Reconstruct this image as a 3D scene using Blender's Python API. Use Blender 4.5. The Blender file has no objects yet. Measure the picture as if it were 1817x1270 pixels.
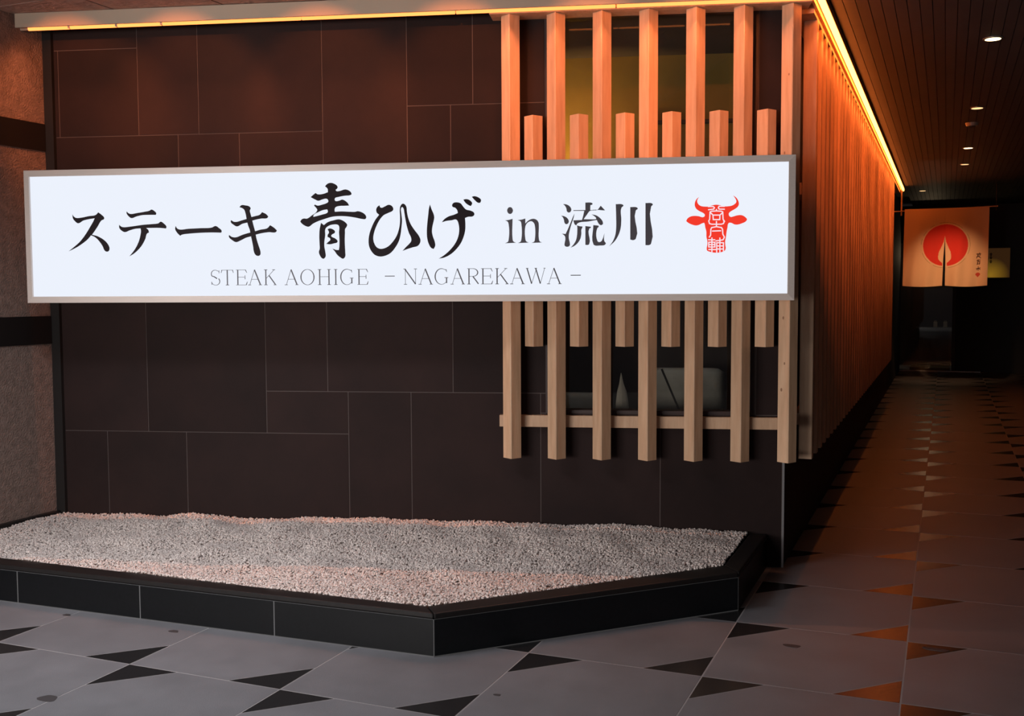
import bpy, bmesh, math, random
import numpy as np
from mathutils import Vector, Matrix, noise
from mathutils.geometry import tessellate_polygon
random.seed(4); np.random.seed(4)
SC = bpy.context.scene
COL = SC.collection

# ------------------------------------------------------------------ camera
cam_d = bpy.data.cameras.new('camera'); cam = bpy.data.objects.new('camera', cam_d); COL.objects.link(cam)
cam_d.sensor_width = 36.0; cam_d.lens = 36.0 * 1858.87 / 1817.0; cam_d.clip_end = 200
r_ = Vector((0.92385109, 0.38272455, -0.00459152)); u_ = Vector((-0.01964661, 0.059398, 0.99804103)); f_ = Vector((-0.38224753, 0.92195108, -0.06239415))
m = Matrix.Identity(4)
for i in range(3):
    m[i][0] = r_[i]; m[i][1] = u_[i]; m[i][2] = -f_[i]
m[2][3] = 1.5
cam.matrix_world = m
SC.camera = cam

# ------------------------------------------------------------------ exposure and world (night street)
SC.view_settings.view_transform = 'Standard'; SC.view_settings.look = 'None'
SC.view_settings.exposure = 0.0; SC.view_settings.gamma = 1.0; SC.view_settings.use_curve_mapping = False
w = bpy.data.worlds.new('world'); SC.world = w; w.use_nodes = True
w.node_tree.nodes['Background'].inputs[0].default_value = (0.55, 0.5, 0.55, 1)
w.node_tree.nodes['Background'].inputs[1].default_value = 0.09

# ------------------------------------------------------------------ frame of the angled shop front
AL = math.radians(15.13)
CX, CY = -0.8, 5.758
UX, UY = math.cos(AL), math.sin(AL)
def W(u, off, z=0.0):
    """point of the shop front: u along it from the corner, off out from it, z up"""
    return Vector((CX + u * UX + off * math.sin(AL), CY + u * UY - off * math.cos(AL), z))

# ------------------------------------------------------------------ lamps outside the frame, and added wash lights
def area(name, loc, target, sx, sy, energy, color, spread=180):
    l = bpy.data.lights.new(name, 'AREA'); l.shape = 'RECTANGLE'; l.size = sx; l.size_y = sy
    l.energy = energy; l.color = color; l.spread = math.radians(spread)
    o = bpy.data.objects.new(name, l); COL.objects.link(o); o.location = loc
    o.rotation_euler = (Vector(target) - Vector(loc)).to_track_quat('-Z', 'Y').to_euler(); return o
def spot(name, loc, target, energy, color, deg, blend=0.6, size=0.04):
    l = bpy.data.lights.new(name, 'SPOT'); l.energy = energy; l.color = color
    l.spot_size = math.radians(deg); l.spot_blend = blend; l.shadow_soft_size = size
    o = bpy.data.objects.new(name, l); COL.objects.link(o); o.location = loc
    o.rotation_euler = (Vector(target) - Vector(loc)).to_track_quat('-Z', 'Y').to_euler(); return o
STREET = area('street_light', (-4.6, -6.5, 1.2), (-2.2, 5.5, 1.2), 6.0, 1.6, 660, (1.0, 0.93, 0.89))
OVER = area('soffit_light', (-3.2, 2.75, 3.04), (-3.2, 3.2, 0), 1.4, 0.4, 34, (0.97, 0.96, 1.0), 120)
for u in (-3.95, -3.3, -2.5, -1.75, -1.03, -0.44):
    spot('added_wall_wash', W(u, 1.0, 3.05), W(u, 0.0, 2.52), 38, (1.0, 0.25, 0.06), 60, 0.55, 0.0)  # added spots without fixtures, to even out the orange on upper wall and slats
for k in range(9):
    y = 5.1 + k * 1.15
    spot('added_passage_wash', (0.24, y, 3.05), (-0.675, y + 1.3, 2.42), 85, (1.0, 0.19, 0.04), 48, 1.0, 0.0)  # row of added spots, no real lamps here; brightens the passage slats orange

# ------------------------------------------------------------------ materials
def mat(name, color, rough=0.5, metal=0.0, noise_amt=0.0, noise_scale=8.0, bump=0.0, bump_scale=60.0, stretch=None,
        color2=None, spec=None, rand=0.0, emit=None, estr=0.0, rough_var=0.0, alpha=None):
    mt = bpy.data.materials.new(name); mt.use_nodes = True; nt = mt.node_tree; b = nt.nodes['Principled BSDF']
    b.inputs['Base Color'].default_value = (*color, 1); b.inputs['Roughness'].default_value = rough; b.inputs['Metallic'].default_value = metal
    if spec is not None: b.inputs['Specular IOR Level'].default_value = spec
    if emit: b.inputs['Emission Color'].default_value = (*emit, 1); b.inputs['Emission Strength'].default_value = estr
    tc = nt.nodes.new('ShaderNodeTexCoord'); mp = nt.nodes.new('ShaderNodeMapping'); nt.links.new(tc.outputs['Object'], mp.inputs[0])
    if stretch: mp.inputs['Scale'].default_value = stretch
    if rand:
        oi = nt.nodes.new('ShaderNodeObjectInfo'); ml = nt.nodes.new('ShaderNodeMath'); ml.operation = 'MULTIPLY'; ml.inputs[1].default_value = 37.0
        nt.links.new(oi.outputs['Random'], ml.inputs[0]); cb = nt.nodes.new('ShaderNodeCombineXYZ')
        for k in range(3): nt.links.new(ml.outputs[0], cb.inputs[k])
        nt.links.new(cb.outputs[0], mp.inputs['Location'])
    if noise_amt or color2 or rand:
        n = nt.nodes.new('ShaderNodeTexNoise'); n.inputs['Scale'].default_value = noise_scale; n.inputs['Detail'].default_value = 6; n.inputs['Roughness'].default_value = 0.6
        nt.links.new(mp.outputs[0], n.inputs['Vector'])
        cr = nt.nodes.new('ShaderNodeValToRGB'); c2 = color2 or tuple(c * (1 - noise_amt) for c in color)
        cr.color_ramp.elements[0].position = 0.32; cr.color_ramp.elements[1].position = 0.68
        cr.color_ramp.elements[0].color = (*c2, 1); cr.color_ramp.elements[1].color = (*color, 1)
        nt.links.new(n.outputs['Fac'], cr.inputs[0]); out = cr.outputs[0]
        if rand:
            hs = nt.nodes.new('ShaderNodeHueSaturation'); mr = nt.nodes.new('ShaderNodeMapRange')
            mr.inputs['To Min'].default_value = 1 - rand; mr.inputs['To Max'].default_value = 1 + rand
            nt.links.new(oi.outputs['Random'], mr.inputs['Value']); nt.links.new(mr.outputs[0], hs.inputs['Value']); nt.links.new(out, hs.inputs['Color']); out = hs.outputs[0]
        nt.links.new(out, b.inputs['Base Color'])
        if rough_var:
            m2 = nt.nodes.new('ShaderNodeMapRange'); m2.inputs['To Min'].default_value = rough - rough_var; m2.inputs['To Max'].default_value = rough + rough_var
            nt.links.new(n.outputs['Fac'], m2.inputs['Value']); nt.links.new(m2.outputs[0], b.inputs['Roughness'])
    if bump:
        n2 = nt.nodes.new('ShaderNodeTexNoise'); n2.inputs['Scale'].default_value = bump_scale; n2.inputs['Detail'].default_value = 5
        nt.links.new(mp.outputs[0], n2.inputs['Vector']); bp = nt.nodes.new('ShaderNodeBump'); bp.inputs['Strength'].default_value = bump; bp.inputs['Distance'].default_value = 0.01
        nt.links.new(n2.outputs['Fac'], bp.inputs['Height']); nt.links.new(bp.outputs[0], b.inputs['Normal'])
    return mt
def emis(name, color, strength):
    mt = bpy.data.materials.new(name); mt.use_nodes = True; nt = mt.node_tree; nt.nodes.clear()
    e = nt.nodes.new('ShaderNodeEmission'); e.inputs[0].default_value = (*color, 1); e.inputs[1].default_value = strength
    o = nt.nodes.new('ShaderNodeOutputMaterial'); nt.links.new(e.outputs[0], o.inputs[0]); return mt
LEDC = (1.0, 0.20, 0.03)
M = {}
M['led'] = emis('led_front', (1.0, 0.25, 0.06), 2.8)
M['led_side'] = emis('led_side', LEDC, 18.0)
M['panel'] = emis('sign_panel', (0.86, 0.905, 1.0), 0.98)
M['ink'] = mat('ink', (0.016, 0.010, 0.013), 0.7, spec=0.2)
M['ink_grey'] = mat('ink_grey', (0.075, 0.07, 0.09), 0.6)
M['ink_line'] = mat('ink_line', (0.10, 0.10, 0.12), 0.6)
M['red'] = emis('emblem_red', (0.90, 0.045, 0.025), 1.0)
M['white_line'] = emis('emblem_white', (1.0, 0.80, 0.88), 0.95)
M['frame'] = mat('brushed_aluminium', (0.84, 0.74, 0.68), 0.40, 0.25, 0.08, 30, stretch=(0.3, 8, 8))
M['wood'] = mat('cedar', (0.62, 0.41, 0.262), 0.55, 0, color2=(0.49, 0.30, 0.18), noise_scale=5, stretch=(7, 7, 0.7), rand=0.13, bump=0.12, bump_scale=30)
M['knot'] = mat('knot', (0.30, 0.16, 0.09), 0.6)
M['stone'] = mat('dark_stone_tile', (0.0265, 0.0155, 0.0145), 0.64, 0, color2=(0.017, 0.0105, 0.0102), noise_scale=2.2, rand=0.16, bump=0.06, bump_scale=14, rough_var=0.06, spec=0.10)
M['grout'] = mat('grout', (0.09, 0.07, 0.065), 0.9)
M['trim'] = mat('metal_trim', (0.45, 0.45, 0.46), 0.35, 0.9)
M['plaster'] = mat('coarse_plaster', (0.30, 0.215, 0.18), 0.95, 0, 0.35, 22, bump=0.9, bump_scale=110)
M['band'] = mat('black_band', (0.010, 0.008, 0.008), 0.5, 0, 0.2, 5)
M['fascia'] = mat('beige_metal', (0.46, 0.36, 0.27), 0.5, 0.0, 0.06, 3)
M['soffit'] = mat('soffit_board', (0.44, 0.30, 0.25), 0.95, 0, 0.3, 14, bump=1.0, bump_scale=38)
M['rib'] = mat('ceiling_rib', (0.062, 0.066, 0.070), 0.55, 0, 0.2, 4, rand=0.1)
M['dark'] = mat('near_black', (0.008, 0.007, 0.007), 0.6, 0, 0.2, 4)
M['darkwood'] = mat('dark_brown', (0.032, 0.013, 0.010), 0.5, 0, 0.3, 6)
M['sidewall'] = mat('side_wall', (0.008, 0.007, 0.007), 0.7, 0, 0.3, 3)
M['floor_joint'] = mat('floor_joint', (0.32, 0.31, 0.31), 0.9)
M['curb'] = mat('black_granite', (0.0055, 0.0065, 0.008), 0.35, 0, 0.3, 60, rand=0.1, spec=0.22)
M['curbtop'] = mat('black_granite_top', (0.010, 0.0085, 0.0085), 0.5, 0, 0.3, 60, spec=0.3)
M['joint'] = mat('pale_joint', (0.13, 0.135, 0.14), 0.9)
M['tile'] = mat('grey_granite', (0.185, 0.185, 0.198), 0.46, 0, color2=(0.148, 0.148, 0.158), noise_scale=3.5, rand=0.07, bump=0.12, bump_scale=240, rough_var=0.07)
M['tri'] = mat('black_granite_inlay', (0.020, 0.020, 0.021), 0.27, 0, 0.4, 120, rand=0.12, bump=0.05, bump_scale=50)
M['gravel'] = mat('white_gravel', (0.80, 0.73, 0.69), 0.85, 0, color2=(0.54, 0.46, 0.42), noise_scale=55)
M['bed'] = mat('gravel_bed', (0.42, 0.35, 0.32), 0.95, 0, 0.4, 90, bump=0.8, bump_scale=90)
M['gum'] = mat('gum_stain', (0.045, 0.04, 0.042), 0.6)
M['steel'] = mat('lamp_ring', (0.3, 0.28, 0.25), 0.4, 0.6)
M['lens_hot'] = emis('lamp_lens_bright', (1.0, 0.72, 0.34), 5)
M['lens'] = emis('lamp_lens', (1.0, 0.58, 0.25), 1.6)
M['pale'] = mat('pale_upholstery', (0.42, 0.40, 0.37), 0.8, 0, 0.2, 8, bump=0.2, bump_scale=60)
M['napkin'] = mat('napkin', (0.55, 0.50, 0.45), 0.8, 0, 0.1, 8)
M['ochre'] = mat('ochre_wall', (0.45, 0.27, 0.06), 0.9, 0, 0.15, 4)
M['innerceil'] = mat('inner_ceiling', (0.12, 0.085, 0.06), 0.9, 0, 0.2, 3)
M['white_thing'] = mat('white_paper', (0.6, 0.6, 0.58), 0.7)
M['mat_olive'] = mat('door_mat', (0.16, 0.12, 0.05), 0.9, 0, 0.3, 20)
# glass
g = bpy.data.materials.new('glass'); g.use_nodes = True; nt = g.node_tree; nt.nodes.clear()
tr = nt.nodes.new('ShaderNodeBsdfTransparent'); gl = nt.nodes.new('ShaderNodeBsdfGlossy'); gl.inputs['Roughness'].default_value = 0.02
fr = nt.nodes.new('ShaderNodeFresnel'); fr.inputs['IOR'].default_value = 1.5; mx = nt.nodes.new('ShaderNodeMixShader'); oo = nt.nodes.new('ShaderNodeOutputMaterial')
tr.inputs[0].default_value = (0.85, 0.85, 0.82, 1)
nt.links.new(fr.outputs[0], mx.inputs[0]); nt.links.new(tr.outputs[0], mx.inputs[1]); nt.links.new(gl.outputs[0], mx.inputs[2]); nt.links.new(mx.outputs[0], oo.inputs[0])
M['glass'] = g

# ------------------------------------------------------------------ mesh helpers
class MB:
    def __init__(s): s.v = []; s.f = []
    def box(s, x0, x1, y0, y1, z0, z1):
        n = len(s.v)
        s.v += [(x0, y0, z0), (x1, y0, z0), (x1, y1, z0), (x0, y1, z0), (x0, y0, z1), (x1, y0, z1), (x1, y1, z1), (x0, y1, z1)]
        s.f += [tuple(n + i for i in q) for q in ((3, 2, 1, 0), (4, 5, 6, 7), (0, 1, 5, 4), (1, 2, 6, 5), (2, 3, 7, 6), (3, 0, 4, 7))]; return s
    def prism(s, poly, z0, z1):
        n = len(s.v); k = len(poly)
        s.v += [(x, y, z0) for x, y in poly] + [(x, y, z1) for x, y in poly]
        s.f += [tuple(n + i for i in range(k))[::-1], tuple(n + k + i for i in range(k))]
        s.f += [(n + i, n + (i + 1) % k, n + k + (i + 1) % k, n + k + i) for i in range(k)]; return s
    def cyl(s, c, r, z0, z1, k=24, r1=None):
        r1 = r if r1 is None else r1; n = len(s.v)
        for rr, z in ((r, z0), (r1, z1)):
            s.v += [(c[0] + rr * math.cos(2 * math.pi * i / k), c[1] + rr * math.sin(2 * math.pi * i / k), z) for i in range(k)]
        s.f += [tuple(n + i for i in range(k))[::-1], tuple(n + k + i for i in range(k))]
        s.f += [(n + i, n + (i + 1) % k, n + k + (i + 1) % k, n + k + i) for i in range(k)]; return s
    def tube(s, a, b, r, k=10):
        a = Vector(a); b = Vector(b); d = (b - a).normalized(); p = d.orthogonal().normalized(); q = d.cross(p); n = len(s.v)
        for c in (a, b): s.v += [tuple(c + p * r * math.cos(2 * math.pi * i / k) + q * r * math.sin(2 * math.pi * i / k)) for i in range(k)]
        s.f += [tuple(n + i for i in range(k))[::-1], tuple(n + k + i for i in range(k))]
        s.f += [(n + i, n + (i + 1) % k, n + k + (i + 1) % k, n + k + i) for i in range(k)]; return s
    def mesh(s, name, material):
        me = bpy.data.meshes.new(name); me.from_pydata(s.v, [], s.f); me.materials.append(material); me.update()
        bm = bmesh.new(); bm.from_mesh(me); bmesh.ops.recalc_face_normals(bm, faces=bm.faces); bm.to_mesh(me); bm.free(); return me
    def build(s, name, material, parent=None, bevel=0):
        return ob(name, s.mesh(name, material), parent, bevel)
def ob(name, me, parent=None, bevel=0):
    o = bpy.data.objects.new(name, me); COL.objects.link(o); o.parent = parent
    if bevel:
        b = o.modifiers.new('bevel', 'BEVEL'); b.width = bevel; b.segments = 2; b.limit_method = 'ANGLE'
    return o
def empty(name, loc=(0, 0, 0), rz=0.0):
    o = bpy.data.objects.new(name, None); COL.objects.link(o); o.location = loc; o.rotation_euler = (0, 0, rz); o.empty_display_size = 0.2; return o
def tag(o, label=None, cat=None, group=None, kind=None):
    if label: o['label'] = label
    if cat: o['category'] = cat
    if group: o['group'] = group
    if kind: o['kind'] = kind
    return o
def wall_empty(name, u=0.0, off=0.0, z=0.0): return empty(name, W(u, off, z), AL)

# ================================================================== FLOOR
S = 0.728; FX, FY = -3.039, 3.257; G = 0.0032; T = S / 3
floor = MB().box(-9, 4.5, -4, 24, -0.12, -0.0007).build('floor', M['floor_joint']); tag(floor, kind='structure')
PL = [(-4.829, 3.692), (-1.925, 3.788), (-0.878, 4.888), (-0.878, 5.735), (-4.829, 4.66)]       # planter outline on the floor
def inside(p, poly):
    c = False; n = len(poly)
    for i in range(n):
        a = poly[i]; b = poly[i - 1]
        if (a[1] > p[1]) != (b[1] > p[1]) and p[0] < (b[0] - a[0]) * (p[1] - a[1]) / (b[1] - a[1]) + a[0]: c = not c
    return c
# tile with its lower-right (SE) and upper-left (NW) corners cut off, local origin at its SW corner
g2 = G * 0.9
hexa = [(G, G), (S - T - g2, G), (S - G, T + g2), (S - G, S - G), (T + g2, S - G), (G, S - T - g2)]
hexa_me = MB().prism(hexa, -0.0006, 0).mesh('floor_tile', M['tile'])
triA = [(S - T + g2 * 1.6, G), (S - G, G), (S - G, T - g2 * 1.6)]
triB = [(G, S - G), (G, S - T + g2 * 1.6), (T - g2 * 1.6, S - G)]
triA_me = MB().prism(triA, -0.0006, -0.0001).mesh('triangle_inlay', M['tri']); triB_me = MB().prism(triB, -0.0006, -0.0001).mesh('triangle_inlay', M['tri'])
far_t = MB(); far_r = MB()
def visible(p): # keep only ground the photograph or a step beside it can see
    return not inside(p, [(-4.9, 3.9), (-2.1, 3.95), (-1.0, 5.0), (-0.8, 5.758), (-4.87, 4.7)])
for j in range(-4, 25):
    for i in range(-6, 10):
        x0 = FX + i * S; y0 = FY + j * S; cx, cy = x0 + S / 2, y0 + S / 2
        if cx > 3.2 or cx < -6.0: continue
        if y0 + S > 5.6 and cx < -1.0: continue
        cs = [(x0 + a * S, y0 + b * S) for a in (0, .5, 1) for b in (0, .5, 1)]
        if all(inside(c, PL) for c in cs): continue
        if cx < -4.9 and cy > 2.5 : continue
        if y0 < 12.0:
            o = ob('floor_tile', hexa_me, floor); o.location = (x0, y0, 0)
        else: far_t.prism([(x0 + a, y0 + b) for a, b in hexa], -0.0006, 0)
        if y0 < 8.0:
            for me in (triA_me, triB_me):
                o = ob('triangle_inlay', me, floor); o.location = (x0, y0, 0)
        else:
            far_r.prism([(x0 + a, y0 + b) for a, b in triA], -0.0006, -0.0001); far_r.prism([(x0 + a, y0 + b) for a, b in triB], -0.0006, -0.0001)
tag(far_t.build('distant_floor_tiles', M['tile'], floor), kind='stuff'); tag(far_r.build('distant_triangle_inlays', M['tri'], floor), kind='stuff')
for (x, y, a, b) in ((-3.062, 2.859, .038, .032), (-3.153, 3.655, .024, .016), (-0.577, 4.473, .035, .022), (-3.784, 3.66, .02, .014), (-1.522, 3.511, .014, .01), (-0.014, 4.652, .05, .02)):
    pl = [(x + a * math.cos(t) * (1 + .18 * math.sin(3 * t + x)), y + b * math.sin(t) * (1 + .15 * math.cos(2 * t))) for t in [k * math.pi / 8 for k in range(16)]]
    MB().prism(pl, -0.0005, 0.0015).build('gum_stain', M['gum'], floor)

# ================================================================== FRONT WALL OF DARK STONE
wf = tag(wall_empty('wall_front'), kind='structure')
WU0, WU1, WZ0, WZ1 = -1.29, -0.15, 0.83, 2.995
b = MB()
b.box(-4.21, WU0, 0.0015, 0.14, 0, 3.07); b.box(WU1, -0.004, 0.0015, 0.14, 0, 3.07); b.box(WU0, WU1, 0.0015, 0.14, 0, WZ0); b.box(WU0, WU1, 0.0015, 0.14, WZ1, 3.07)
b.build('wall_backing', M['grout'], wf)
tiles = [(-4.12, -3.636, 2.41, 2.905), (-4.21, -4.12, 2.41, 2.905), (-4.21, -3.636, 2.905, 3.065), (-3.636, -3.274, 2.41, 3.065), (-3.274, -2.545, 2.41, 3.065),
         (-2.545, -2.06, 1.9, 3.065), (-2.06, -1.69, 2.535, 3.065), (-1.69, WU0, 2.535, 3.065), (-2.06, -1.815, 1.9, 2.535), (-1.815, WU0, 1.9, 2.535),
         (-4.21, -3.40, 1.9, 2.41), (-3.40, -3.035, 1.9, 2.41), (-3.035, -2.545, 1.9, 2.41),
         (-4.21, -3.624, .699, 1.9), (-3.624, -2.904, .699, 1.9), (-2.904, -2.539, .941, 1.9), (-2.539, -1.813, .941, 1.9), (-1.813, WU0, .941, 1.9),
         (-2.904, -2.42, .699, .941), (-4.21, -3.881, 0, .699), (-3.881, -3.393, 0, .699), (-3.393, -2.42, 0, .699), (-2.42, -2.055, 0, .941), (-2.055, -1.32, 0, .941),
         (-1.32, -0.66, 0, WZ0), (-0.66, -0.006, 0, WZ0), (WU1, -0.006, WZ0, 1.9), (WU1, -0.006, 1.9, 3.065), (WU0, -0.66, WZ1, 3.065), (-0.66, WU1, WZ1, 3.065), (-1.32, WU0, WZ0, .941)]
jg = 0.0022
for k, (a, c, z0, z1) in enumerate(tiles):
    pr = random.uniform(-0.0012, 0.0002)
    MB().box(a + jg, c - jg, -0.0 + pr, 0.0012, z0 + (jg if z0 > 0 else 0), z1 - jg).build('wall_tile', M['stone'], wf, 0.0008)
MB().box(-0.005, 0.006, -0.006, 0.02, 0, 0.62).build('corner_trim', M['trim'], wf)

# window with the room seen through it
win = tag(wall_empty('window_1'), kind='structure')
fr_ = MB()
t = 0.03
fr_.box(WU0, WU0 + t, 0.0, 0.09, WZ0, WZ1); fr_.box(WU1 - t, WU1, 0.0, 0.09, WZ0, WZ1); fr_.box(WU0 + t, WU1 - t, 0, 0.09, WZ0, WZ0 + .02); fr_.box(WU0 + t, WU1 - t, 0, 0.09, WZ1 - .012, WZ1)
fr_.build('window_frame', M['darkwood'], win, 0.002)
MB().box(WU0 + t, WU1 - t, 0.045, 0.051, WZ0 + .02, WZ1 - .012).build('pane', M['glass'], win)

# room behind the window
room = tag(wall_empty('wall_back'), kind='structure')
MB().box(-2.4, 0.0, 1.3, 1.36, 1.5, 3.05).build('back_wall', M['ochre'], room); MB().box(-2.4, 0.0, 1.28, 1.36, 0.0, 1.499).build('dado_panel', M['darkwood'], room)
MB().box(-2.46, -2.4, 0.14, 1.36, 0.0, 3.0).build('left_wall', M['ochre'], room)
MB().box(-2.46, 0.0, 0.14, 1.36, 3.05, 3.10).build('room_ceiling', M['innerceil'], room)
MB().box(-0.78, -0.12, 1.24, 1.299, 2.60, 2.62).build('ceiling_beam', M['innerceil'], room)
MB().box(-2.46, -0.1, 0.14, 1.36, 0.0, 0.05).build('room_floor', M['dark'], room)
lp = bpy.data.lights.new('room_lamp', 'SPOT'); lp.energy = 68; lp.color = (1, 0.64, 0.22); lp.spot_size = math.radians(62); lp.spot_blend = 1.0; lp.shadow_soft_size = 0.0
lo = bpy.data.objects.new('room_lamp', lp); COL.objects.link(lo); lo.location = W(-1.62, -0.8, 1.95)
lo.rotation_euler = (W(-1.30, -1.3, 2.55) - lo.location).to_track_quat('-Z', 'Y').to_euler()
lp2 = bpy.data.lights.new('room_counter_lamp', 'POINT'); lp2.energy = 3.0; lp2.color = (0.9, 0.95, 1.0); lp2.shadow_soft_size = 0.0
lo2 = bpy.data.objects.new('room_counter_lamp', lp2); COL.objects.link(lo2); lo2.location = W(-0.7, -0.5, 1.9)

# seat back: rounded bolster
def capsule_profile(name, parent, u0, u1, oc, z0, z1, depth, material):
    bm = bmesh.new(); n = 14; rings = []
    for k in range(n + 1):
        tt = k / n; u = u0 + (u1 - u0) * tt; e = min(1, max(0.05, math.sqrt(max(0, 1 - (abs(2 * tt - 1)) ** 8))))
        ring = []
        for q in range(20):
            a = 2 * math.pi * q / 20; ca, sa = math.cos(a), math.sin(a)
            sx = math.copysign(abs(ca) ** 0.55, ca); sz = math.copysign(abs(sa) ** 0.45, sa)
            ring.append(bm.verts.new((u, oc + depth / 2 * sx * e, (z0 + z1) / 2 + (z1 - z0) / 2 * sz * (0.80 + 0.20 * e))))
        rings.append(ring)
    for k in range(n):
        for q in range(20): bm.faces.new((rings[k][q], rings[k + 1][q], rings[k + 1][(q + 1) % 20], rings[k][(q + 1) % 20]))
    bm.faces.new(rings[0]); bm.faces.new(rings[-1][::-1]); bmesh.ops.recalc_face_normals(bm, faces=bm.faces)
    me = bpy.data.meshes.new(name); bm.to_mesh(me); bm.free(); me.materials.append(material)
    for p in me.polygons: p.use_smooth = True
    return ob(name, me, parent)
seat = wall_empty('bench_seat', -0.5, -0.72, 0.0); tag(seat, 'pale grey rounded seat back dim behind the window glass, right of the napkin', 'seat')
capsule_profile('backrest', seat, -0.245, 0.235, 0.0, 0.74, 1.035, 0.16, M['pale'])
MB().box(-0.24, 0.23, -0.1, 0.45, 0.05, 0.735).build('base', M['darkwood'], seat, 0.02)
pc = wall_empty('bench_seat', -1.17, -0.85, 0.0); tag(pc, 'grey rounded seat back low in the leftmost gap of the window', 'seat')
capsule_profile('backrest', pc, -0.26, 0.2, 0.0, 0.70, 0.865, 0.16, M['pale'])
MB().box(-0.25, 0.19, -0.08, 0.4, 0.05, 0.70).build('base', M['darkwood'], pc, 0.02)
tb = wall_empty('counter', -0.75, -0.4, 0.0); tag(tb, 'dark brown counter inside the window under the napkin', 'counter')
MB().box(-0.52, 0.55, -0.12, 0.12, 0.755, 0.785).build('worktop', M['darkwood'], tb, 0.003); MB().box(-0.5, 0.53, -0.02, 0.08, 0.05, 0.754).build('front_panel', M['dark'], tb)
nap = wall_empty('napkin', -0.885, -0.4, 0.786)
bm = bmesh.new(); prof = [(0, .036), (.03, .038), (.08, .034), (.13, .027), (.18, .012), (.215, .006), (.24, .001)]; rg = []
for z, r in prof: rg.append([bm.verts.new((r * math.cos(2 * math.pi * q / 14) * (1 + .22 * math.cos(3 * 2 * math.pi * q / 14)), r * math.sin(2 * math.pi * q / 14) * .8, z)) for q in range(14)])
for a, c in zip(rg, rg[1:]):
    for q in range(14): bm.faces.new((a[q], a[(q + 1) % 14], c[(q + 1) % 14], c[q]))
bm.faces.new(rg[0][::-1]); bm.faces.new(rg[-1]); me = bpy.data.meshes.new('napkin'); bm.to_mesh(me); bm.free(); me.materials.append(M['napkin']); ob('folded_cloth', me, nap)
tag(nap, 'white napkin folded to a point, upright behind the window glass', 'napkin')
stk = wall_empty('thin_stick', -0.5, -0.3, 0.786); MB().tube((-0.035, 0, 0.0), (-0.15, 0.02, 0.27), 0.006).build('rod', M['dark'], stk); MB().cyl((-0.035, 0), 0.02, 0.0, 0.012).build('foot', M['dark'], stk)
tag(stk, 'thin black slanted stick in front of the pale seat back', 'stick')

# ================================================================== LEFT WALL
XL = -4.866
wl = MB().box(XL - 0.4, XL, 1.6, 4.664, 0.0, 3.07).build('wall_left', M['plaster']); tag(wl, kind='structure')
for z0, z1 in ((1.212, 1.375), (2.33, 2.487)): MB().box(XL - 0.02, XL + 0.006, 1.6, 4.655, z0, z1).build('black_band', M['band'], wl, 0.001)
MB().box(XL - 0.02, XL + 0.035, 1.6, 4.64, 0.0, 0.222).build('skirting', M['band'], wl, 0.004)
MB().box(XL, -4.80, 4.656, 4.70, 0.0, 3.07).build('corner_strip', M['dark'], wl)

# ================================================================== SIDE WALL OF THE PASSAGE AND THE REST OF THE SHELL
ws = MB().box(-1.0, -0.801, 5.80, 21.0, 0, 3.07).build('wall_side', M['sidewall']); tag(ws, kind='structure')
wr = MB().box(2.6, 2.8, 4.0, 21.6, 0, 3.07).build('wall_right', M['dark']); tag(wr, kind='structure')
# end wall with glazed door
YE = 21.0
we = tag(empty('wall_end', (0, YE, 0)), kind='structure')
MB().box(0.16, 2.7, 0, 0.2, 0, 3.07).build('wall_panel', M['dark'], we); MB().box(-0.95, 0.16, 0, 0.2, 2.45, 3.07).build('lintel', M['dark'], we)
MB().box(-1.0, 0.2, 1.6, 1.7, 0, 2.5).build('inner_wall', M['darkwood'], we)
dr = tag(empty('door_1', (0, YE, 0)), kind='structure')
f2 = MB(); f2.box(-0.93, -0.87, -0.02, 0.06, 0, 2.45); f2.box(0.10, 0.16, -0.03, 0.06, 0, 2.45); f2.box(-0.87, 0.10, -0.02, 0.06, 2.38, 2.45)
f2.build('door_frame', M['darkwood'], dr, 0.004); MB().box(-0.87, 0.10, 0.01, 0.02, 0.03, 2.38).build('pane', M['glass'], dr)
MB().box(-0.93, 0.6, -0.10, -0.02, 0, 0.018).build('threshold', M['trim'], dr, 0.004)
MB().box(-0.62, 0.08, 0.1, 0.9, 0.0, 0.06).build('step', M['mat_olive'], dr, 0.004)
for x in (-0.19, -0.015):
    t_ = empty('paper_bag', (x, YE + 0.7, 0.80)); MB().prism([(-.035, -.03), (.035, -.03), (.028, .03), (-.028, .03)], 0, 0.10).build('bag', M['white_thing'], t_, 0.004)
    MB().tube((-.015, 0, .1), (-.010, 0, .13), .003).tube((.015, 0, .1), (.010, 0, .13), .003).build('handle', M['white_thing'], t_)
    tag(t_, 'small white object on the shelf behind the glass door, ' + ('left of the pair' if x < -.1 else 'right of the pair'), 'bag', 'white objects behind the glass door')
sh = empty('shelf_unit', (0, YE + 0.7, 0)); MB().box(-.55, .09, -.1, .12, .77, .80).build('shelf_board', M['darkwood'], sh); MB().box(-.5, .05, .0, .10, 0.0, .769).build('cabinet', M['dark'], sh)
tag(sh, 'dark low cabinet behind the glass door at the end of the passage', 'cabinet')
dl = bpy.data.lights.new('entrance_lamp', 'POINT'); dl.energy = 5; dl.color = (1, 0.72, 0.45); dl.shadow_soft_size = 0.01
do = bpy.data.objects.new('entrance_lamp', dl); COL.objects.link(do); do.location = (-0.3, YE + 0.35, 2.2)

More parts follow.
